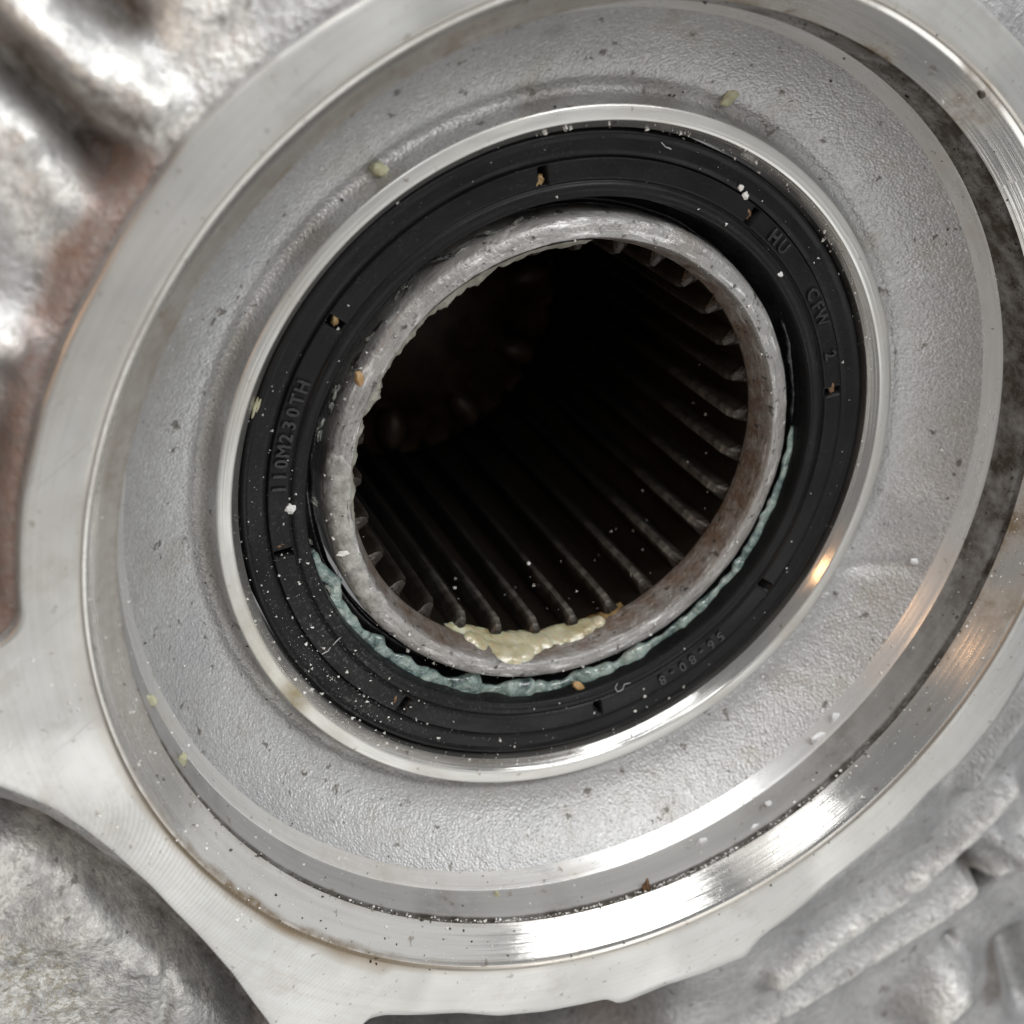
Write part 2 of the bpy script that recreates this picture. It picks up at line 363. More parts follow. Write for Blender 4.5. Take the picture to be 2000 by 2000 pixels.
def st_dirt(r, a, z):
    return .25 * sm(.1, .6, nz(P(r, a, z), 7)) + .3 * math.exp(-(adiff(a, ang(700, 1720, .13)) / .3) ** 2)
lathe('step_ring', [(1.240, .097), (1.2425, .1005), (1.262, .146), (1.2665, .155), (1.268, .157)], M['step'], case, 540, dirt=st_dirt)

# cast floor: dished, climbs to the step; a low gate mark on its right side
G1, G2 = W(1740, 1010, .0), W(1740, 1100, .0)
gd = (W(1800, 1075, 0) - W(1650, 1135, 0)).normalized(); g0 = W(1725, 1103, 0)
pd0 = W(1790, 955, .02)
def floor_fn(r, a, z):
    p = P(r, a, 0)
    f = sm(1.03, 1.07, r) * sm(1.243, 1.22, r)
    q = p - g0; u = q.x*gd.x + q.y*gd.y; v_ = (q - gd*u).length
    dz = -.016 * math.exp(-(v_/.022)**2) * sm(.14, .05, abs(u))
    dz += .020 * math.exp(-(((p - W(1775, 985, 0)).length)/.085)**2)
    dz += .003 * nz(p, 6) + .0015 * nz(p, 22)
    rr = r + (.004 * nz(p, 14) if 1.02 < r < 1.07 else 0)
    return rr, z + dz * f
prof = [(1.0, -.003), (1.003, -.012), (1.010, -.048), (1.018, -.060), (1.030, -.067), (1.043, -.066), (1.052, -.058), (1.062, -.050), (1.075, -.047)]
for i in range(1, 21):
    t = i / 20; prof.append((1.075 + .167 * t, -.047 + .147 * (.42 * t + .58 * t * t)))
def fl2_dirt(r, a, z):
    p = P(r, a, z); d = .5 * sm(1.055, 1.03, r) * sm(-.3, .5, nz(p, 6))
    return min(1, d + .5 * math.exp(-((p - W(1090, 70, .05)).length / .03) ** 2))
lathe('cast_floor', prof, M['sand'], case, 720, fn=floor_fn, dirt=fl2_dirt)
# collar that holds the seal
def col_dirt(r, a, z):
    p = P(r, a, z); d = .18 * sm(.0, .6, nz(p, 5)) + .75 * math.exp(-((p - W(575, 1362, 0)).length / .045) ** 2)
    d += .5 * math.exp(-((p - W(1545, 1230, -.02)).length / .06) ** 2) + .35 * math.exp(-(adiff(a, ang(520, 1280)) / .3) ** 2)
    return min(1, d)
lathe('seal_collar', [(.9605, -.0025), (.963, -.0005), (.968, 0), (.995, 0), (.999, -.001), (1.0, -.003)], M['collar'], case, 540, dirt=col_dirt)
lathe('collar_chamfer', [(.937, -.30), (.937, -.034), (.9385, -.030), (.9605, -.0025)], M['wall'], case, 540, dirt=lambda r, a, z: .6 * col_dirt(r, a, z), sharp=(1,))

# rough outer casting: one height field with its ribs, pockets and bosses
def seg_d(p, a, b):
    ab = b - a; t = max(0, min(1, (p - a).dot(ab) / ab.length_squared)); return (p - a - ab * t).length, t
def line(pts_, z): return [W(x, y, z).xy for x, y in pts_]
def pl_d(p, L):
    best = 9
    for i in range(len(L) - 1):
        d, _ = seg_d(p, L[i], L[i + 1]); best = min(best, d)
    return best
ZC = .27
ridges = [  # polyline, half width, height
    (line([(-120, -20), (120, 105), (250, 190), (345, 232)], ZC), .060, .075),
    (line([(-200, 330), (60, 330), (140, 390)], ZC), .09, .03),
    (line([(230, 90), (270, 160), (330, 200)], ZC), .030, .035),
    (line([(420, 60), (560, -60)], ZC), .10, .03),
    (line([(-90, 640), (20, 655), (60, 680)], ZC), .055, .085),
    (line([(60, 250), (230, 250), (320, 270)], ZC), .03, .03),
    (line([(-60, 1230), (5, 1252)], ZC), .02, .02),
    (line([(1530, 1925), (1640, 1850), (1760, 1775), (1860, 1690), (1990, 1560)], .12), .055, .085),
    (line([(1400, 2060), (1560, 1975), (1700, 1895), (1850, 1800), (2040, 1650)], .10), .055, .075),
    (line([(1600, 2100), (1760, 2000), (1900, 1900)], .10), .05, .05),
    (line([(1815, 1960), (1850, 1925)], .10), .11, .15),
    (line([(1930, 1560), (2010, 1450), (2080, 1330)], .2), .05, .08),
    (line([(1990, 1680), (2060, 1720)], .2), .05, .09),
    (line([(140, 1760), (300, 1860), (360, 2010)], .2), .10, .03)]
pits = [
    (line([(-60, 20), (30, 120), (120, 215), (200, 300), (245, 345)], ZC), .048, .13),
    (line([(170, -30), (250, 30)], ZC), .050, .10),
    (line([(0, 900), (10, 1100), (20, 1200)], ZC), .06, .12),
    (line([(1925, 1715), (1945, 1745), (1965, 1765)], .12), .028, .12),
    (line([(2010, 1880), (2040, 1990)], .12), .06, .10),
    (line([(1883, 1864), (1890, 1868)], .12), .018, .07),
    (line([(-20, 1565), (110, 1612), (217, 1700), (362, 1838), (453, 1940), (520, 2040)], .2), .042, .13),
    (line([(320, 1830), (318, 2010)], .2), .012, .03),
    (line([(1500, 1860), (1560, 1810), (1640, 1750), (1720, 1690), (1800, 1610)], .2), .035, .07),
    (line([(690, 2090), (900, 2075), (1180, 2055)], .1), .18, .95)]
XS, XE, YS, YE, GN = -2.6, 2.6, -2.6, 3.6, 330
vs, fs, at = [], [], {'dirt': [], 'chalk_hilite': [], 'rust': [], 'ochre': []}
idx = {}
dirt_shadeL = [(pits[0][0], .05), (pits[1][0], .055), (pits[2][0], .06), (line([(195, 205), (260, 225)], ZC), .016), (line([(80, 140), (100, 155)], ZC), .02), (line([(165, 160), (185, 168)], ZC), .012),
         (line([(260, 225), (345, 275)], ZC), .009), (line([(625, 35), (665, 12)], ZC), .022), (line([(585, 80), (595, 72)], ZC), .016), (pits[6][0], .022), (pits[3][0], .02),
         (line([(2010, 1900), (2000, 2010)], .2), .06)]  # pit entries add painted shade to the dirt; the others are stains
chalk_hiliteL = [(line([(380, 30), (450, 160)], ZC), .10), (line([(20, 300), (100, 420)], ZC), .10), (ridges[0][0], .09), (ridges[2][0], .05), (line([(60, 1700), (200, 1790), (300, 1900)], .2), .22), (line([(40, 1900), (150, 1980)], .2), .20), (ridges[4][0], .06), (ridges[10][0], .07), (ridges[7][0], .04), (ridges[8][0], .03)]  # ridge entries paint highlights; the lower-left patches are pale corrosion
rustL = [(line([(270, 340), (190, 480), (120, 620), (60, 800), (20, 1000), (5, 1150)], ZC), .085)]
ochreL = [(line([(40, 1880), (110, 1990)], .2), .16), (line([(1450, 1900), (1300, 1955)], .2), .035), (line([(1560, 1570), (1590, 1600)], .2), .02)]
def hfield(x, y):
    p = Vector((x, y)); r = p.length; a = math.atan2(y, x)
    k = int(round((a + PI) / (2 * PI) * SEG)) % SEG; e = r - outl[k]
    lr = sm(-.9, .6, y * .9 - x * .25)            # 0 towards the upper left of the picture, 1 lower right
    z = .285 - .17 * lr - .10 * sm(.0, .9, e) * (.4 + .6 * lr)
    for L, wd, h in ridges: z += h * math.exp(-(pl_d(p, L) / wd) ** 2)
    for L, wd, h in pits: z -= h * math.exp(-(pl_d(p, L) / wd) ** 2)
    q = (x, y, 0)
    z += .018 * nz(q, 4) + (.010 * nz(q, 11) + .004 * nz(q, 30)) * (1 - .75 * lr)
    k_ul = sm(1.35, 1.0, abs(adiff(a, A_UL))); z += (.338 - z) * k_ul * sm(.075, .02, e)
    return min(z, .340) if e < .06 else z
def amask(p, Ls, q, o):
    v = 0
    for L, wd in Ls:
        d = pl_d(p, L) + wd * .45 * nz(q, 9, o); v = max(v, sm(wd * 1.25, wd * .45, d))
    return v
for i in range(GN + 1):
    for j in range(GN + 1):
        x = XS + (XE - XS) * i / GN; y = YS + (YE - YS) * j / GN
        r = math.hypot(x, y)
        if r < 1.44 : continue
        k = int(round((math.atan2(y, x) + PI) / (2 * PI) * SEG)) % SEG
        if r < outl[k] - .06: continue
        idx[i, j] = len(vs); p = Vector((x, y)); q = (x, y, 0)
        vs.append((x, y, hfield(x, y)))
        at['dirt'].append(amask(p, dirt_shadeL, q, 1.)); at['chalk_hilite'].append(amask(p, chalk_hiliteL, q, 2.)); at['rust'].append(amask(p, rustL, q, 3.)); at['ochre'].append(amask(p, ochreL, q, 4.))
for (i, j), v in idx.items():
    if (i+1, j) in idx and (i, j+1) in idx and (i+1, j+1) in idx: fs.append((v, idx[i+1, j], idx[i+1, j+1], idx[i, j+1]))
mesh('cast_body', vs, fs, M['cast'], case, True, at)

# ------------------------------------------------------------------ oil seal
seal = empty('oil_seal', (0, 0, 0))
tag(seal, 'round black rubber oil seal with raised lettering pressed into the bright collar', 'oil seal')
NOT = [math.radians(15.5 + 45 * k) for k in range(8)]
def seal_fn(r, a, z):
    if .803 < r < .856:
        for t in NOT:
            d = abs(adiff(a, t)) * r
            if d < .0145: return r, z - .055 * sm(.0145, .010, d) * sm(.803, .808, r) * sm(.856, .851, r)
    return r, z + .0012 * nz(P(r, a, 0), 5)
sp = [(.929, -.25), (.929, -.062), (.9265, -.052), (.921, -.0475), (.915, -.048), (.909, -.0525), (.903, -.0525), (.880, -.0525), (.8625, -.0525), (.8615, -.054), (.8605, -.062), (.8585, -.062), (.8575, -.049), (.8568, -.0468),
      (.8555, -.0462), (.851, -.0462), (.846, -.0462), (.84, -.0462), (.83, -.0462), (.82, -.0462), (.812, -.0462), (.808, -.0462), (.8045, -.0462), (.803, -.0475), (.801, -.054), (.798, -.055), (.795, -.0505), (.788, -.0465),
      (.775, -.0470), (.768, -.0500), (.764, -.0485), (.760, -.0485), (.757, -.052), (.755, -.066), (.750, -.10)]
lathe('seal_face', sp, M['rubber'], seal, 1440, fn=seal_fn)
def lip_fn(r, a, z):
    p = P(r, a, z); t = sm(.748, .712, r)
    return r + .006 * nz(p, 12) * t, z + .010 * nz(p, 9, 3.) * t
lathe('seal_lip', [(.750, -.098), (.745, -.125), (.738, -.155), (.728, -.178), (.718, -.188), (.710, -.182), (.7065, -.168), (.7045, -.20), (.712, -.26)], M['wet'], seal, 540, fn=lip_fn)
def lettering(txt, r, a_mid, size, adv):
    """raised characters bent round the seal, tops outwards, reading clockwise as the camera sees it"""
    n = len(txt)
    for i, ch in enumerate(txt):
        cu = bpy.data.curves.new('glyph', 'FONT'); cu.body = ch; cu.size = size; cu.extrude = .0058; cu.bevel_depth = .0015; cu.align_x = 'CENTER'; cu.resolution_u = 3
        ob = bpy.data.objects.new('glyph', cu); C.objects.link(ob)
        dg = bpy.context.evaluated_depsgraph_get(); me = bpy.data.meshes.new_from_object(ob.evaluated_get(dg))
        bpy.data.objects.remove(ob); bpy.data.curves.remove(cu)
        a = a_mid - (i - (n - 1) / 2) * adv
        me.transform(Matrix.Translation(P(r, a, -.0455)) @ Matrix.Rotation(a - PI / 2, 4, 'Z') @ Matrix.Diagonal((.92, 1, 1, 1)))
        me.name = 'raised_letter'; link('raised_letter', me, M['letter'], seal, False)
a0, a1 = ang(542, 955), ang(585, 753)
lettering('110M230TH', .8135, (a0 + a1) / 2, .050, abs(adiff(a1, a0)) / 8.0)
b0, b1 = ang(1410, 1247), ang(1294, 1330)
lettering('56-80-8', .8125, (b0 + b1) / 2, .048, abs(adiff(b1, b0)) / 6.0)
lettering('HU', .8125, ang(1524, 468), .052, .052)
lettering('CFW', .8125, ang(1605, 590), .052, .050)
lettering('2', .8125, ang(1626, 690), .050, .050)

# ------------------------------------------------------------------ splined sleeve
slv = empty('splined_sleeve', (-0.008, 0.0, 0.0))
tag(slv, 'greasy steel sleeve with a toothed bore in the middle of the black seal', 'sleeve')
A_R = ang(1500, 830, -.07)
def sl_dirt(r, a, z):
    p = P(r, a, z); d = .9 * sm(-.074, -.10, z) * (r < .66) + .5 * math.exp(-((p - W(850, 1240, -.07)).length / .08) ** 2)
    d += .5 * math.exp(-((p - W(1340, 475, -.07)).length / .05) ** 2) + .35 * math.exp(-(adiff(a, ang(1450, 1000, -.07)) / .5) ** 2)
    return min(1, d)
def sl_fn(r, a, z):
    p = P(r, a, z); f = 1 if .63 < r < .71 and z > -.12 else .25
    return r + .003 * nz(p, 8) * f, z + (.0025 * nz(p, 7, 1.) + .0018 * nz(p, 30, 2.)) * f
blk = []
rim_prof = [(.700, -.34), (.700, -.114), (.6985, -.100), (.693, -.086), (.685, -.0765), (.668, -.072), (.655, -.0695), (.645, -.068), (.641, -.068), (.638, -.071), (.632, -.090), (.623, -.119), (.614, -.148), (.612, -.157), (.6135, -.170)]
o = lathe('sleeve_rim', rim_prof, M['sleeve'], slv, 540, fn=sl_fn, dirt=sl_dirt)
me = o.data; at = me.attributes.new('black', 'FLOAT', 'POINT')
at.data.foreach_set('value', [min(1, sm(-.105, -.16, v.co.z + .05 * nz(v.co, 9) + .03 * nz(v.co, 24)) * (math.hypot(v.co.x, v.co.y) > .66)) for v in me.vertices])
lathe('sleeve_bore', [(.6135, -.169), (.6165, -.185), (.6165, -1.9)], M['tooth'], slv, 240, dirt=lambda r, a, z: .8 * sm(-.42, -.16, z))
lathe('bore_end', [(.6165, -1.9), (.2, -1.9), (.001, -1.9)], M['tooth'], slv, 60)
def tooth_mesh(tip_light):
    # wedge-shaped tooth whose front end runs out to a point, running down the bore
    sec = lambda rt, k: [(.6175, -.027 * k), (rt + .012, -.0150 * k), (rt, -.0080 * k), (rt, .0080 * k), (rt + .012, .0150 * k), (.6175, .027 * k)]
    zs = [(-.172, .603, .8), (-.176, .592, .95), (-.186, .574, 1.0), (-.21, .564, 1.0), (-.40, .562, 1.0), (-.6, .562, 1.0), (-1.0, .562, 1.0), (-1.89, .562, 1.0)]
    vs, fs, dv, wv = [], [], [], []
    for z, rt, k in zs:
        for i, (x, y) in enumerate(sec(min(rt, .607), k)):
            vs.append((x, y, z)); dv.append(.9 * sm(-.50, -.18, z)); wv.append((0, .25, .75, .75, .25, 0)[i] * sm(-.66, -.24, z) * sm(-.173, -.195, z) * tip_light)
    for j in range(len(zs) - 1):
        for i in range(5): fs.append((j*6+i, j*6+i+1, (j+1)*6+i+1, (j+1)*6+i))
    fs.append((0, 1, 2, 3, 4, 5))
    me = bpy.data.meshes.new('spline_tooth'); me.from_pydata(vs, [], fs); me.update()
    for k, v in (('dirt', dv), ('wear_light', wv)): me.attributes.new(k, 'FLOAT', 'POINT').data.foreach_set('value', v)
    me.materials.append(M['tooth']); return me
tms = tooth_mesh(1.0), tooth_mesh(.22)  # lit and shaded copies: the second has its tips painted dimmer
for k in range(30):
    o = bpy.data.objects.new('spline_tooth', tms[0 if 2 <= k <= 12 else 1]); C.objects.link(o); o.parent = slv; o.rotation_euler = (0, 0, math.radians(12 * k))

# brown gear teeth seen deep inside the bore
gear = empty('inner_gear', (0, 0, 0)); tag(gear, 'rusty brown gear teeth dimly seen deep inside the toothed bore', 'gear')
lathe('gear_hub', [(.60, -1.55), (.40, -1.50), (.38, -1.45), (.10, -1.45), (.05, -1.47), (.001, -1.47)], M['rustpin'], gear, 90)
def lump(r, n=2, sq=(1, 1, 1), rough=.25, seed=0.):
    bm = bmesh.new(); bmesh.ops.create_icosphere(bm, subdivisions=n, radius=1)
    for v in bm.verts:
        d = 1 + rough * nz(v.co, 1.6, seed); v.co = Vector((v.co.x*sq[0], v.co.y*sq[1], v.co.z*sq[2])) * d * r
    return bm
for k in range(10):
    a = math.radians(36 * k + 8); bm = lump(.075, 2, (1.2, .7, 1.0), .2, k)
    me = bpy.data.meshes.new('gear_tooth'); bm.to_mesh(me); bm.free()
    o = link('gear_tooth', me, M['rustpin'], gear); o.location = P(.46, a, -1.47); o.rotation_euler = (0, 0, a)

# ------------------------------------------------------------------ grease
def tube(path, name, mat, label, cat, sec=10, amp=.35, fq=30, flat=.8):
    vs, fs = [], []; n = len(path)
    for i, (c, rad) in enumerate(path):
        t = (path[min(n-1, i+1)][0] - path[max(0, i-1)][0]).normalized(); up = Vector((0, 0, 1)); sd = t.cross(up).normalized()
        for k in range(sec):
            b = 2 * PI * k / sec; d = sd * math.cos(b) + up * math.sin(b) * flat
            q = c + d * rad; rr = rad * (1 + amp * nz(q, fq) + amp * .6 * nz(q, fq * 2.3, 4.))
            vs.append(c + d * rr)
    for i in range(n - 1):
        for k in range(sec): fs.append((i*sec+k, i*sec+(k+1) % sec, (i+1)*sec+(k+1) % sec, (i+1)*sec+k))
    fs.append(tuple(range(sec))); fs.append(tuple((n-1)*sec+k for k in range(sec))[::-1])
    o = mesh(name, vs, fs, mat); 
    if label: tag(o, label, cat)
    return o
bead = [(606,1075,5),(618,1100,9),(630,1120,12),(652,1140,15),(659,1177,11),(690,1222,15),(728,1256,13),(767,1284,14),(814,1314,16),(853,1330,15),(905,1342,20),(976,1350,18),(1040,1353,19),(1100,1340,17),
        (1157,1322,18),(1200,1304,17),(1247,1276,16),(1293,1247,13),(1340,1214,11),(1371,1188,12),(1410,1146,11),(1447,1100,11),(1475,1052,10),(1498,1003,9),(1514,970,10),(1526,935,7), (1535,905,7), (1543,868,6), (1549,830,4)]
# cream grease blob on the lower lip of the sleeve
RIM = [(.700, -.125), (.6985, -.100), (.693, -.086), (.685, -.0765), (.668, -.072), (.655, -.0695), (.645, -.068), (.641, -.068), (.638, -.071), (.632, -.090), (.623, -.119), (.614, -.148), (.612, -.160), (.611, -.20)]
def smear(name, spots, mat, label, cat, thick, seed, fq=14, ragged=.55, n=220, m=56):
    """a film of grease that follows the rim's section; it ends where its thickness runs out. spots: (pixel x, y, height, radius)"""
    ps = [(onsurf(x, y), r * 1.45) for x, y, z, r in spots]; an = [math.atan2(p.y, p.x) for p, r in ps]; ref = an[0]
    lo = min(adiff(a, ref) - 2.2 * r / .65 for a, (p, r) in zip(an, ps)); hi = max(adiff(a, ref) + 2.2 * r / .65 for a, (p, r) in zip(an, ps))
    L = [0]
    for (r0, z0), (r1, z1) in zip(RIM, RIM[1:]): L.append(L[-1] + math.hypot(r1 - r0, z1 - z0))
    vs, fs = [], []
    for j in range(m + 1):
        d = L[-1] * j / m; k = max(i for i in range(len(L) - 1) if L[i] <= d); t = (d - L[k]) / (L[k+1] - L[k])
        (r0, z0), (r1, z1) = RIM[k], RIM[k+1]; r, z = r0 + (r1 - r0) * t, z0 + (z1 - z0) * t
        ln = math.hypot(r1 - r0, z1 - z0); nr, nzz = -(z1 - z0) / ln, (r1 - r0) / ln
        if nzz < 0: nr, nzz = -nr, -nzz
        if d < L[6] and nr < 0: nr = abs(nr)
        if d > L[7] and nr > 0: nr = -nr
        for i in range(n + 1):
            a = ref + lo + (hi - lo) * i / n; p = P(r, a, z)
            e = max(math.exp(-((p - q).length / rr) ** 2) for q, rr in ps)
            h = e * (1 + ragged * (.9 * nz(p, fq, seed) + .7 * nz(p, fq * 2.3, seed + 2) + .4 * nz(p, fq * 5, seed + 4))) - .42
            h = thick * (1 - math.exp(-h * 4.5) if h > 0 else h * 2); h = max(h, -.020)
            if h > 0: h *= 1 + .55 * nz(p, 13, seed + 7) + .30 * nz(p, 30, seed + 9)
            vs.append(P(r + nr * h, a, z + nzz * h) + slv.location)
    for j in range(m):
        for i in range(n): fs.append((j*(n+1)+i, j*(n+1)+i+1, (j+1)*(n+1)+i+1, (j+1)*(n+1)+i))
    return tag(mesh(name, vs, fs, mat), label, cat)
smear('grease_smear', [(x - 26, y - 1, 0, r * 1.12) for x, y, r in ((918,1232,.020),(940,1236,.026),(962,1243,.032),(985,1250,.036),(1008,1256,.040),(1030,1256,.040),(1052,1252,.038),(1075,1248,.036),(1097,1243,.034),(1120,1238,.030),(1142,1233,.026),(1165,1227,.020),(1188,1219,.015),
      (1005,1275,.030),(1024,1288,.016),(1040,1280,.018),(985,1230,.036),(1010,1224,.036),(1035,1222,.036),(1060,1219,.034),(1085,1216,.030),(1108,1210,.024),(958,1232,.026),(990,1268,.026), (1040,1272,.024), (960,1258,.024), (1085,1256,.022),(1065,1262,.020),(940,1250,.014))],
      M['cream'], 'wet cream grease smear hanging over the lower edge of the steel sleeve', 'grease', .011, 3., 8, .62)
smear('grease_stain', [(x, y, 0, r) for x, y, r in ((895,1226,.016),(915,1226,.020),(935,1224,.020),(955,1220,.018),(1150,1212,.014),(1172,1206,.014),(1195,1198,.012))], M['ochre'],
      'thin brown yellow grease stain on the inner edge beside the cream smear', 'grease', .004, 15., 13, .6)
smear('grease_patch', [(700,1150,-.07,.030),(730,1180,-.07,.026),(672,1100,-.07,.03),(660,1040,-.07,.03),(655,980,-.07,.035),(655,920,-.07,.03)], M['scrap2'],
      'dried grey grease crust along the left of the sleeve rim', 'grease', .0045, 12., 20, .8)
# the bead in the gap: one continuous flattened rope, smeared along its length
path = []
for (x0, y0, w0), (x1, y1, w1_) in zip(bead, bead[1:]):
    for k in range(14):
        t = k / 14; c = W(x0 + (x1 - x0) * t, y0 + (y1 - y0) * t, -.108); q = P(1, math.atan2(c.y, c.x), 0)
        path.append((c + Vector((q.x, q.y, 0)) * .006 * nz(q, 11, 5.) + Vector((0, 0, .005 * nz(q, 16))), (w0 + (w1_ - w0) * t) / 640 * (1.08 + .42 * nz(q, 9, 2.) + .34 * nz(q, 24, 6.))))
tube(path, 'grease_bead', M['green'], 'blue green grease bead squeezed out between sleeve and seal', 'grease', 28, .42, 15, .55)
# jagged dried paste along the upper left inner edge of the sleeve
e0, e1 = ang(1130, 478, -.15), ang(700, 1010, -.15)
span = (e1 - e0) % (2 * PI); vs, fs = [], []; n = 420
for i in range(n + 1):
    t = i / n; a = e0 + span * t; q = P(1, a, 0)
    w_ = (.010 + .017 * sm(.02, .35, t) * sm(1.02, .55, t)) * (1 + 1.0 * nz(q, 8) + .55 * nz(q, 21, 2.) + .22 * nz(q, 55, 3.))
    th = .010 * (1 + .6 * nz(q, 22, 5.))
    ri = .613 - max(.001, w_)
    for r, z in ((.640, -.066), (.630, -.090 + th * .3), ((.630 + ri) / 2, -.112 + th * .5), (ri, -.150 + .008 * nz(q, 30)), (ri + .003, -.164), (.617, -.166)): vs.append(P(r, a, z + .004 * nz(P(r, a, z), 40)))
for i in range(n):
    for k in range(5): fs.append((i*6+k, i*6+k+1, (i+1)*6+k+1, (i+1)*6+k))
tag(mesh('paste_fringe', vs, fs, M['paste']), 'jagged fringe of dried pale grease along the upper left bore edge of the sleeve', 'grease')

# torn scraps of grease and rubber in the gap between sleeve and seal
pth = []
lp = [(1408, 428), (1448, 458), (1480, 500), (1506, 545), (1530, 610), (1543, 680), (1551, 750), (1550, 820), (1541, 880)]
for (x0, y0), (x1, y1) in zip(lp, lp[1:]):
    for k in range(12):
        t = k / 12; p = W(x0 + (x1 - x0) * t, y0 + (y1 - y0) * t, -.125)
        pth.append((p + P(.010 * nz(p, 14), math.atan2(p.y, p.x), .010 * nz(p, 10, 3.)), .0115 * (1 + .7 * nz(p, 12, 5.))))
o = tube(pth, 'torn_lip', M['letter'], None, None, 10, .6, 34, .7); o.parent = seal; o['label'] = 'torn edge of the seal lip hanging in the gap on the right'
def scraps(name, spots, mat, label, cat, seed):
    bm = bmesh.new()
    for i, (px, py, sz, ln) in enumerate(spots):
        sz *= .85; p = W(px, py, -.112); a = math.atan2(p.y, p.x)
        b = lump(sz, 3, (.6, ln, .6), 1.25, seed + i * 1.7); me = bpy.data.meshes.new('x'); b.to_mesh(me); b.free()
        me.transform(Matrix.Translation(p) @ Matrix.Rotation(a + .4 * math.sin(i * 2.1), 4, 'Z')); bm.from_mesh(me); bpy.data.meshes.remove(me)
    me = bpy.data.meshes.new(name); bm.to_mesh(me); bm.free()
    return tag(link(name, me, mat), label, cat, kind='stuff')
scraps('grease_scraps', [(655,765,.013,1.8), (646,796,.012,1.3), (627,829,.008,2.2), (624,851,.010,1.5), (615,980,.014,1.2), (730,655,.011,2.2), (690,722,.010,2.6), (775,576,.007,2.4), (792,560,.008,1.6), (640,900,.008,1.5),
    (604,1056,.010,1.6), (612,1085,.010,1.3), (640,1150,.018,1.0), (650,1165,.012,1.4), (1050,428,.010,2.0), (1085,420,.009,2.6), (1010,432,.008,2.2), (960,455,.008,2.8), (900,490,.008,3.0)],
    M['scrap'], 'torn grey scraps of grease caught in the gap round the sleeve', 'grease', 2.)
scraps('rubber_scraps', [(1532,614,.016,1.3), (1512,556,.011,1.6), (1470,480,.009,3.4), (1430,440,.009,3.0), (1390,412,.008,3.4), (1100,418,.010,2.5), (740,640,.010,2.4), (800,552,.009,3.2), (860,505,.009,3.2), (700,700,.009,2.5)],
    M['letter'], 'torn black scraps of rubber caught in the gap round the sleeve', 'rubber', 30.)

# ------------------------------------------------------------------ crumbs, grit and lint
def crumb(px, py, size, mat, name, label, cat='crumb', sq=(1, 1, .7), group=None, rot=None, lift=.3, rough=.45):
    p = onsurf(px, py); bm = lump(size, 3, sq, rough, px * .37)
    me = bpy.data.meshes.new(name); bm.to_mesh(me); bm.free()
    o = link(name, me, M[mat], None, True); o.location = p + Vector((0, 0, size * sq[2] * lift)); o.rotation_euler = (0, 0, rot if rot is not None else px * .7)
    tag(o, label, cat, group); return o
# dirt sitting in the seal's notches
for px, py, mt, lb in ((1053, 352, 'ochre', 'ochre dirt lump in the top notch of the seal'), (654, 626, 'ochre', 'tan dirt lump in the upper left notch of the seal'),
                       (1462, 416, 'brown', 'rust brown dirt lump in the upper right notch of the seal'), (1624, 757, 'brown', 'dark brown dirt lump in the right notch of the seal'),
                       (549, 1066, 'brown', 'red brown dirt lump in the left notch of the seal'), (770, 1367, 'brown', 'red brown dirt lump in the lower left notch of the seal')):
    crumb(px, py, .011, mt, 'dirt_lump', lb, 'dirt', (.8, 1.25, .5), 'dirt lumps in the seal notches', lift=-.1, rough=.8)
crumb(1127, 1336, .022, 'tan', 'wood_chip', 'tan wood chip lying on the green grease below the sleeve', 'chip', (.55, 1.3, .5), rot=.2, lift=1.6)
crumb(701, 740, .018, 'tan', 'orange_flake', 'orange flake stuck on the left of the sleeve rim', 'flake', (.6, 1.2, .4), rot=-.5)
crumb(741, 332, .022, 'olive', 'putty_crumb', 'olive putty crumb on the cast floor at upper left', 'crumb', (.8, 1.1, .7))
crumb(1425, 190, .024, 'olive', 'putty_smear', 'flat olive putty smear on the cast floor at the upper right', 'crumb', (.7, 1.3, .25))
crumb(500, 795, .016, 'olive', 'putty_strip', 'olive putty strip on the left inner edge of the collar', 'crumb', (1.9, .5, .5), rot=ang(500, 795) + PI / 2)
crumb(566, 992, .014, 'grit', 'white_crumb', 'largest white crumb on the left of the seal', 'crumb')
crumb(1446, 366, .009, 'grit', 'white_crumb', 'white crumb on the seal left of the upper right notch', 'crumb')
crumb(1455, 382, .010, 'grit', 'white_crumb', 'white crumb touching the upper right notch of the seal', 'crumb')
crumb(1523, 535, .009, 'flake', 'white_crumb', 'white crumb on the inner edge of the seal at the right', 'crumb')
crumb(670, 1080, .012, 'grit', 'white_crumb', 'white rod shaped crumb on the left of the sleeve rim', 'crumb', (.6, 1.6, .7))
crumb(1032, 1100, .0055, 'grit', 'white_crumb', 'white crumb on a spline tooth near the bottom of the bore', 'crumb')
crumb(353, 1486, .020, 'olive', 'pale_flake', 'pale yellow flake in the groove at lower left', 'flake', (.7, 1.3, .4))
crumb(292, 1368, .020, 'olive', 'pale_flake', 'pale olive flake on the groove wall at left', 'flake', (.7, 1.1, .3))
crumb(1628, 1402, .018, 'flake', 'white_flake', 'large white flake on the polished step at the lower right', 'flake', (.8, 1.2, .5))
crumb(1597, 1440, .024, 'flake', 'white_flake', 'broad translucent flake left of the large white flake', 'flake', (1.3, .8, .4))
crumb(1369, 1645, .017, 'flake', 'white_flake', 'three lobed white flake on the grey groove wall', 'flake', (1.2, .8, .4))
crumb(1472, 1616, .013, 'flake', 'white_flake', 'small bright flake on the grey groove wall at lower right', 'flake', (1.3, .8, .4))
crumb(1500, 1570, .012, 'flake', 'white_flake', 'smallest white flake near the step at the lower right', 'flake')
crumb(1785, 1096, .013, 'flake', 'white_flake', 'white flake beside the dark gate mark of the cast floor', 'flake', (1.3, .8, .5))
crumb(1262, 1733, .018, 'brown', 'oil_clot', 'brown oil clot in the dark groove at the bottom', 'dirt', (1.8, .7, .5), rot=1.0)
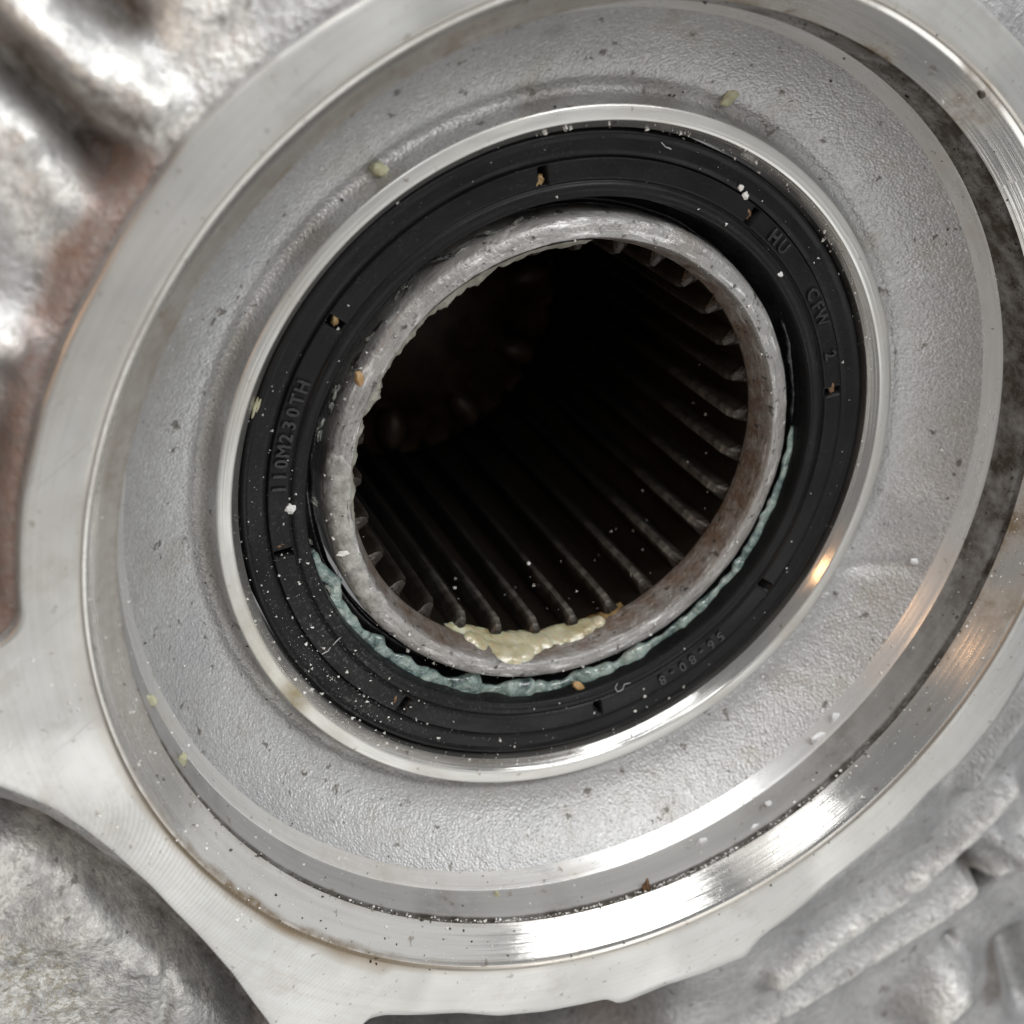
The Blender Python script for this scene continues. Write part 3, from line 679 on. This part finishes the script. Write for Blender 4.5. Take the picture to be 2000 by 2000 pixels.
crumb(1916, 183, .011, 'darkgrit', 'dark_crumb', 'black crumb on the flange at the upper right', 'crumb')
crumb(970, 1748, .012, 'olive', 'yellow_crumb', 'yellow crumb on the step at the bottom', 'crumb', (1.6, .6, .5), rot=.9)

def scatter(name, n, pick, size, mat, label, cat):
    vs, fs = [], []
    tet = [Vector(v) for v in ((1, 0, -.5), (-.5, .87, -.5), (-.5, -.87, -.5), (.4, .3, .8), (-.5, .1, .7))]
    tri = [(0, 1, 3), (1, 4, 3), (1, 2, 4), (2, 0, 3), (2, 3, 4), (0, 2, 1)]
    for _ in range(n):
        p = pick(); s = size[0] * (size[1] / size[0]) ** (random.random() ** 3.4); rot = Matrix.Rotation(random.random() * 6.28, 3, 'Z')
        sc = Vector((random.uniform(.6, 1.3), random.uniform(.6, 1.3), random.uniform(.5, 1)))
        b = len(vs)
        for t in tet: q = rot @ Vector((t.x*sc.x, t.y*sc.y, t.z*sc.z)); vs.append(p + q * s + Vector((0, 0, s * .4)))
        fs += [tuple(b + i for i in f) for f in tri]
    return tag(mesh(name, vs, fs, mat, smooth=False), label, cat, kind='stuff')
def pick_grit():
    while True:
        u = random.random()
        if u < .40:      # on the seal, densest at lower left
            a = random.gauss(ang(640, 1280), .42) if random.random() < .66 else random.uniform(-PI, PI); r = random.uniform(.765, .925)
        elif u < .62: a = random.uniform(-PI, PI); r = random.uniform(.637, .70)
        elif u < .70: a = random.gauss(ang(1480, 330), .5); r = random.uniform(.925, .96)
        elif u < .80: a = random.gauss(ang(760, 1400), .5); r = random.uniform(.93, .96)
        elif u < .88: a = random.gauss(ang(1650, 1480, .2), .7); r = random.uniform(1.243, 1.37)
        elif u < .94: a = random.uniform(-PI, PI); r = random.uniform(1.03, 1.24)
        else: a = random.gauss(ang(700, 1760, .25), .6); r = random.uniform(1.25, 1.29)
        return P(r, a, zsurf(r))
scatter('white_grit', 1500, pick_grit, (.0011, .0072), M['grit'], 'fine white grit strewn over the black seal, the sleeve and the bore walls', 'grit')
def pick_dust():
    u = random.random()
    if u < .45: a = random.gauss(ang(1700, 1400, .25), .55); r = random.uniform(1.243, 1.374)
    elif u < .70: a = random.gauss(ang(420, 1580, .25), .45); r = random.uniform(1.243, 1.374)
    elif u < .85: a = random.gauss(ang(420, 1700, .37), .5); r = random.uniform(1.39, max(1.4, min(1.6, rout((a + PI) % (2 * PI) - PI) - .03)))
    else: a = random.uniform(-PI, PI); r = random.uniform(1.08, 1.25)
    return P(r, a, zsurf(r))
scatter('pale_dust', 1300, pick_dust, (.0010, .0058), M['grit'], 'pale dust and chips lying on the bore walls and the flange', 'dust')
def pick_soot():
    u = random.random()
    if u < .5: a = random.gauss(ang(900, 1800, .3), .6); r = random.uniform(1.24, 1.40)
    elif u < .75: a = random.gauss(A_UR, .7); r = random.uniform(1.25, 1.40)
    else: a = random.uniform(-PI, PI); r = random.choice((random.uniform(1.205, 1.245), random.uniform(1.0, 1.06)))
    return P(r, a, zsurf(r))
scatter('dark_specks', 700, pick_soot, (.0010, .0055), M['darkgrit'], 'fine dark specks of dirt along the edges of the turned rings', 'dirt')
def pick_bore():
    a = random.gauss(ang(1060, 1150, -.3), .8); return P(.612 - random.random() * .05, a, random.uniform(-.19, -.5))
scatter('bore_grit', 60, pick_bore, (.002, .007), M['grit'], 'white grit on the spline teeth inside the bore', 'grit')
def pick_dark():
    if random.random() < .6: a = random.gauss(ang(1100, 1780, .27), .65); return P(random.uniform(1.284, 1.296), a, random.uniform(.262, .284))
    a = random.gauss(A_UR, .6); z = random.uniform(.17, .275); return P(1.27 + (z - .16) * .13, a, z)
scatter('groove_dirt', 900, pick_dark, (.0015, .008), M['darkgrit'], 'black dirt packed in the ring groove of the flange bore', 'dirt')
def pick_groovegrit():
    a = random.gauss(ang(1150, 1765, .27), .38); return P(random.uniform(1.284, 1.296), a, random.uniform(.264, .275))
scatter('groove_grit', 260, pick_groovegrit, (.003, .008), M['grit'], 'pale grit caught in the ring groove at the bottom of the bore', 'grit')
def fibre(pix, lab, rad=.0016):
    pts_ = [onsurf(x, y) + Vector((0, 0, .004)) for x, y in pix]; path = []
    for i in range(len(pts_) - 1):
        for k in range(6): path.append((pts_[i].lerp(pts_[i+1], k / 6), rad))
    path.append((pts_[-1], rad)); o = tube(path, 'lint_fibre', M['lint'], lab, 'fibre', 5, .1, 10, 1); o['group'] = 'lint fibres on the seal'
fibre([(678, 1220), (668, 1240), (655, 1252), (650, 1258)], 'curved lint fibre crossing the seal ridge at lower left')
fibre([(645, 1262), (640, 1270), (628, 1276)], 'short lint fibre just below the curved one at lower left')
fibre([(1290, 268+9), (1298, 286), (1310, 291), (1302, 287)], 'hooked pale fibre near the top of the seal')
fibre([(1230, 1332), (1218, 1335), (1215, 1345), (1205, 1350), (1200, 1342), (1205, 1333)], 'looped fibre on the seal edge at the bottom')
fibre([(655, 1103), (660, 1118), (656, 1130)], 'thin fibre hanging from the sleeve rim at left')
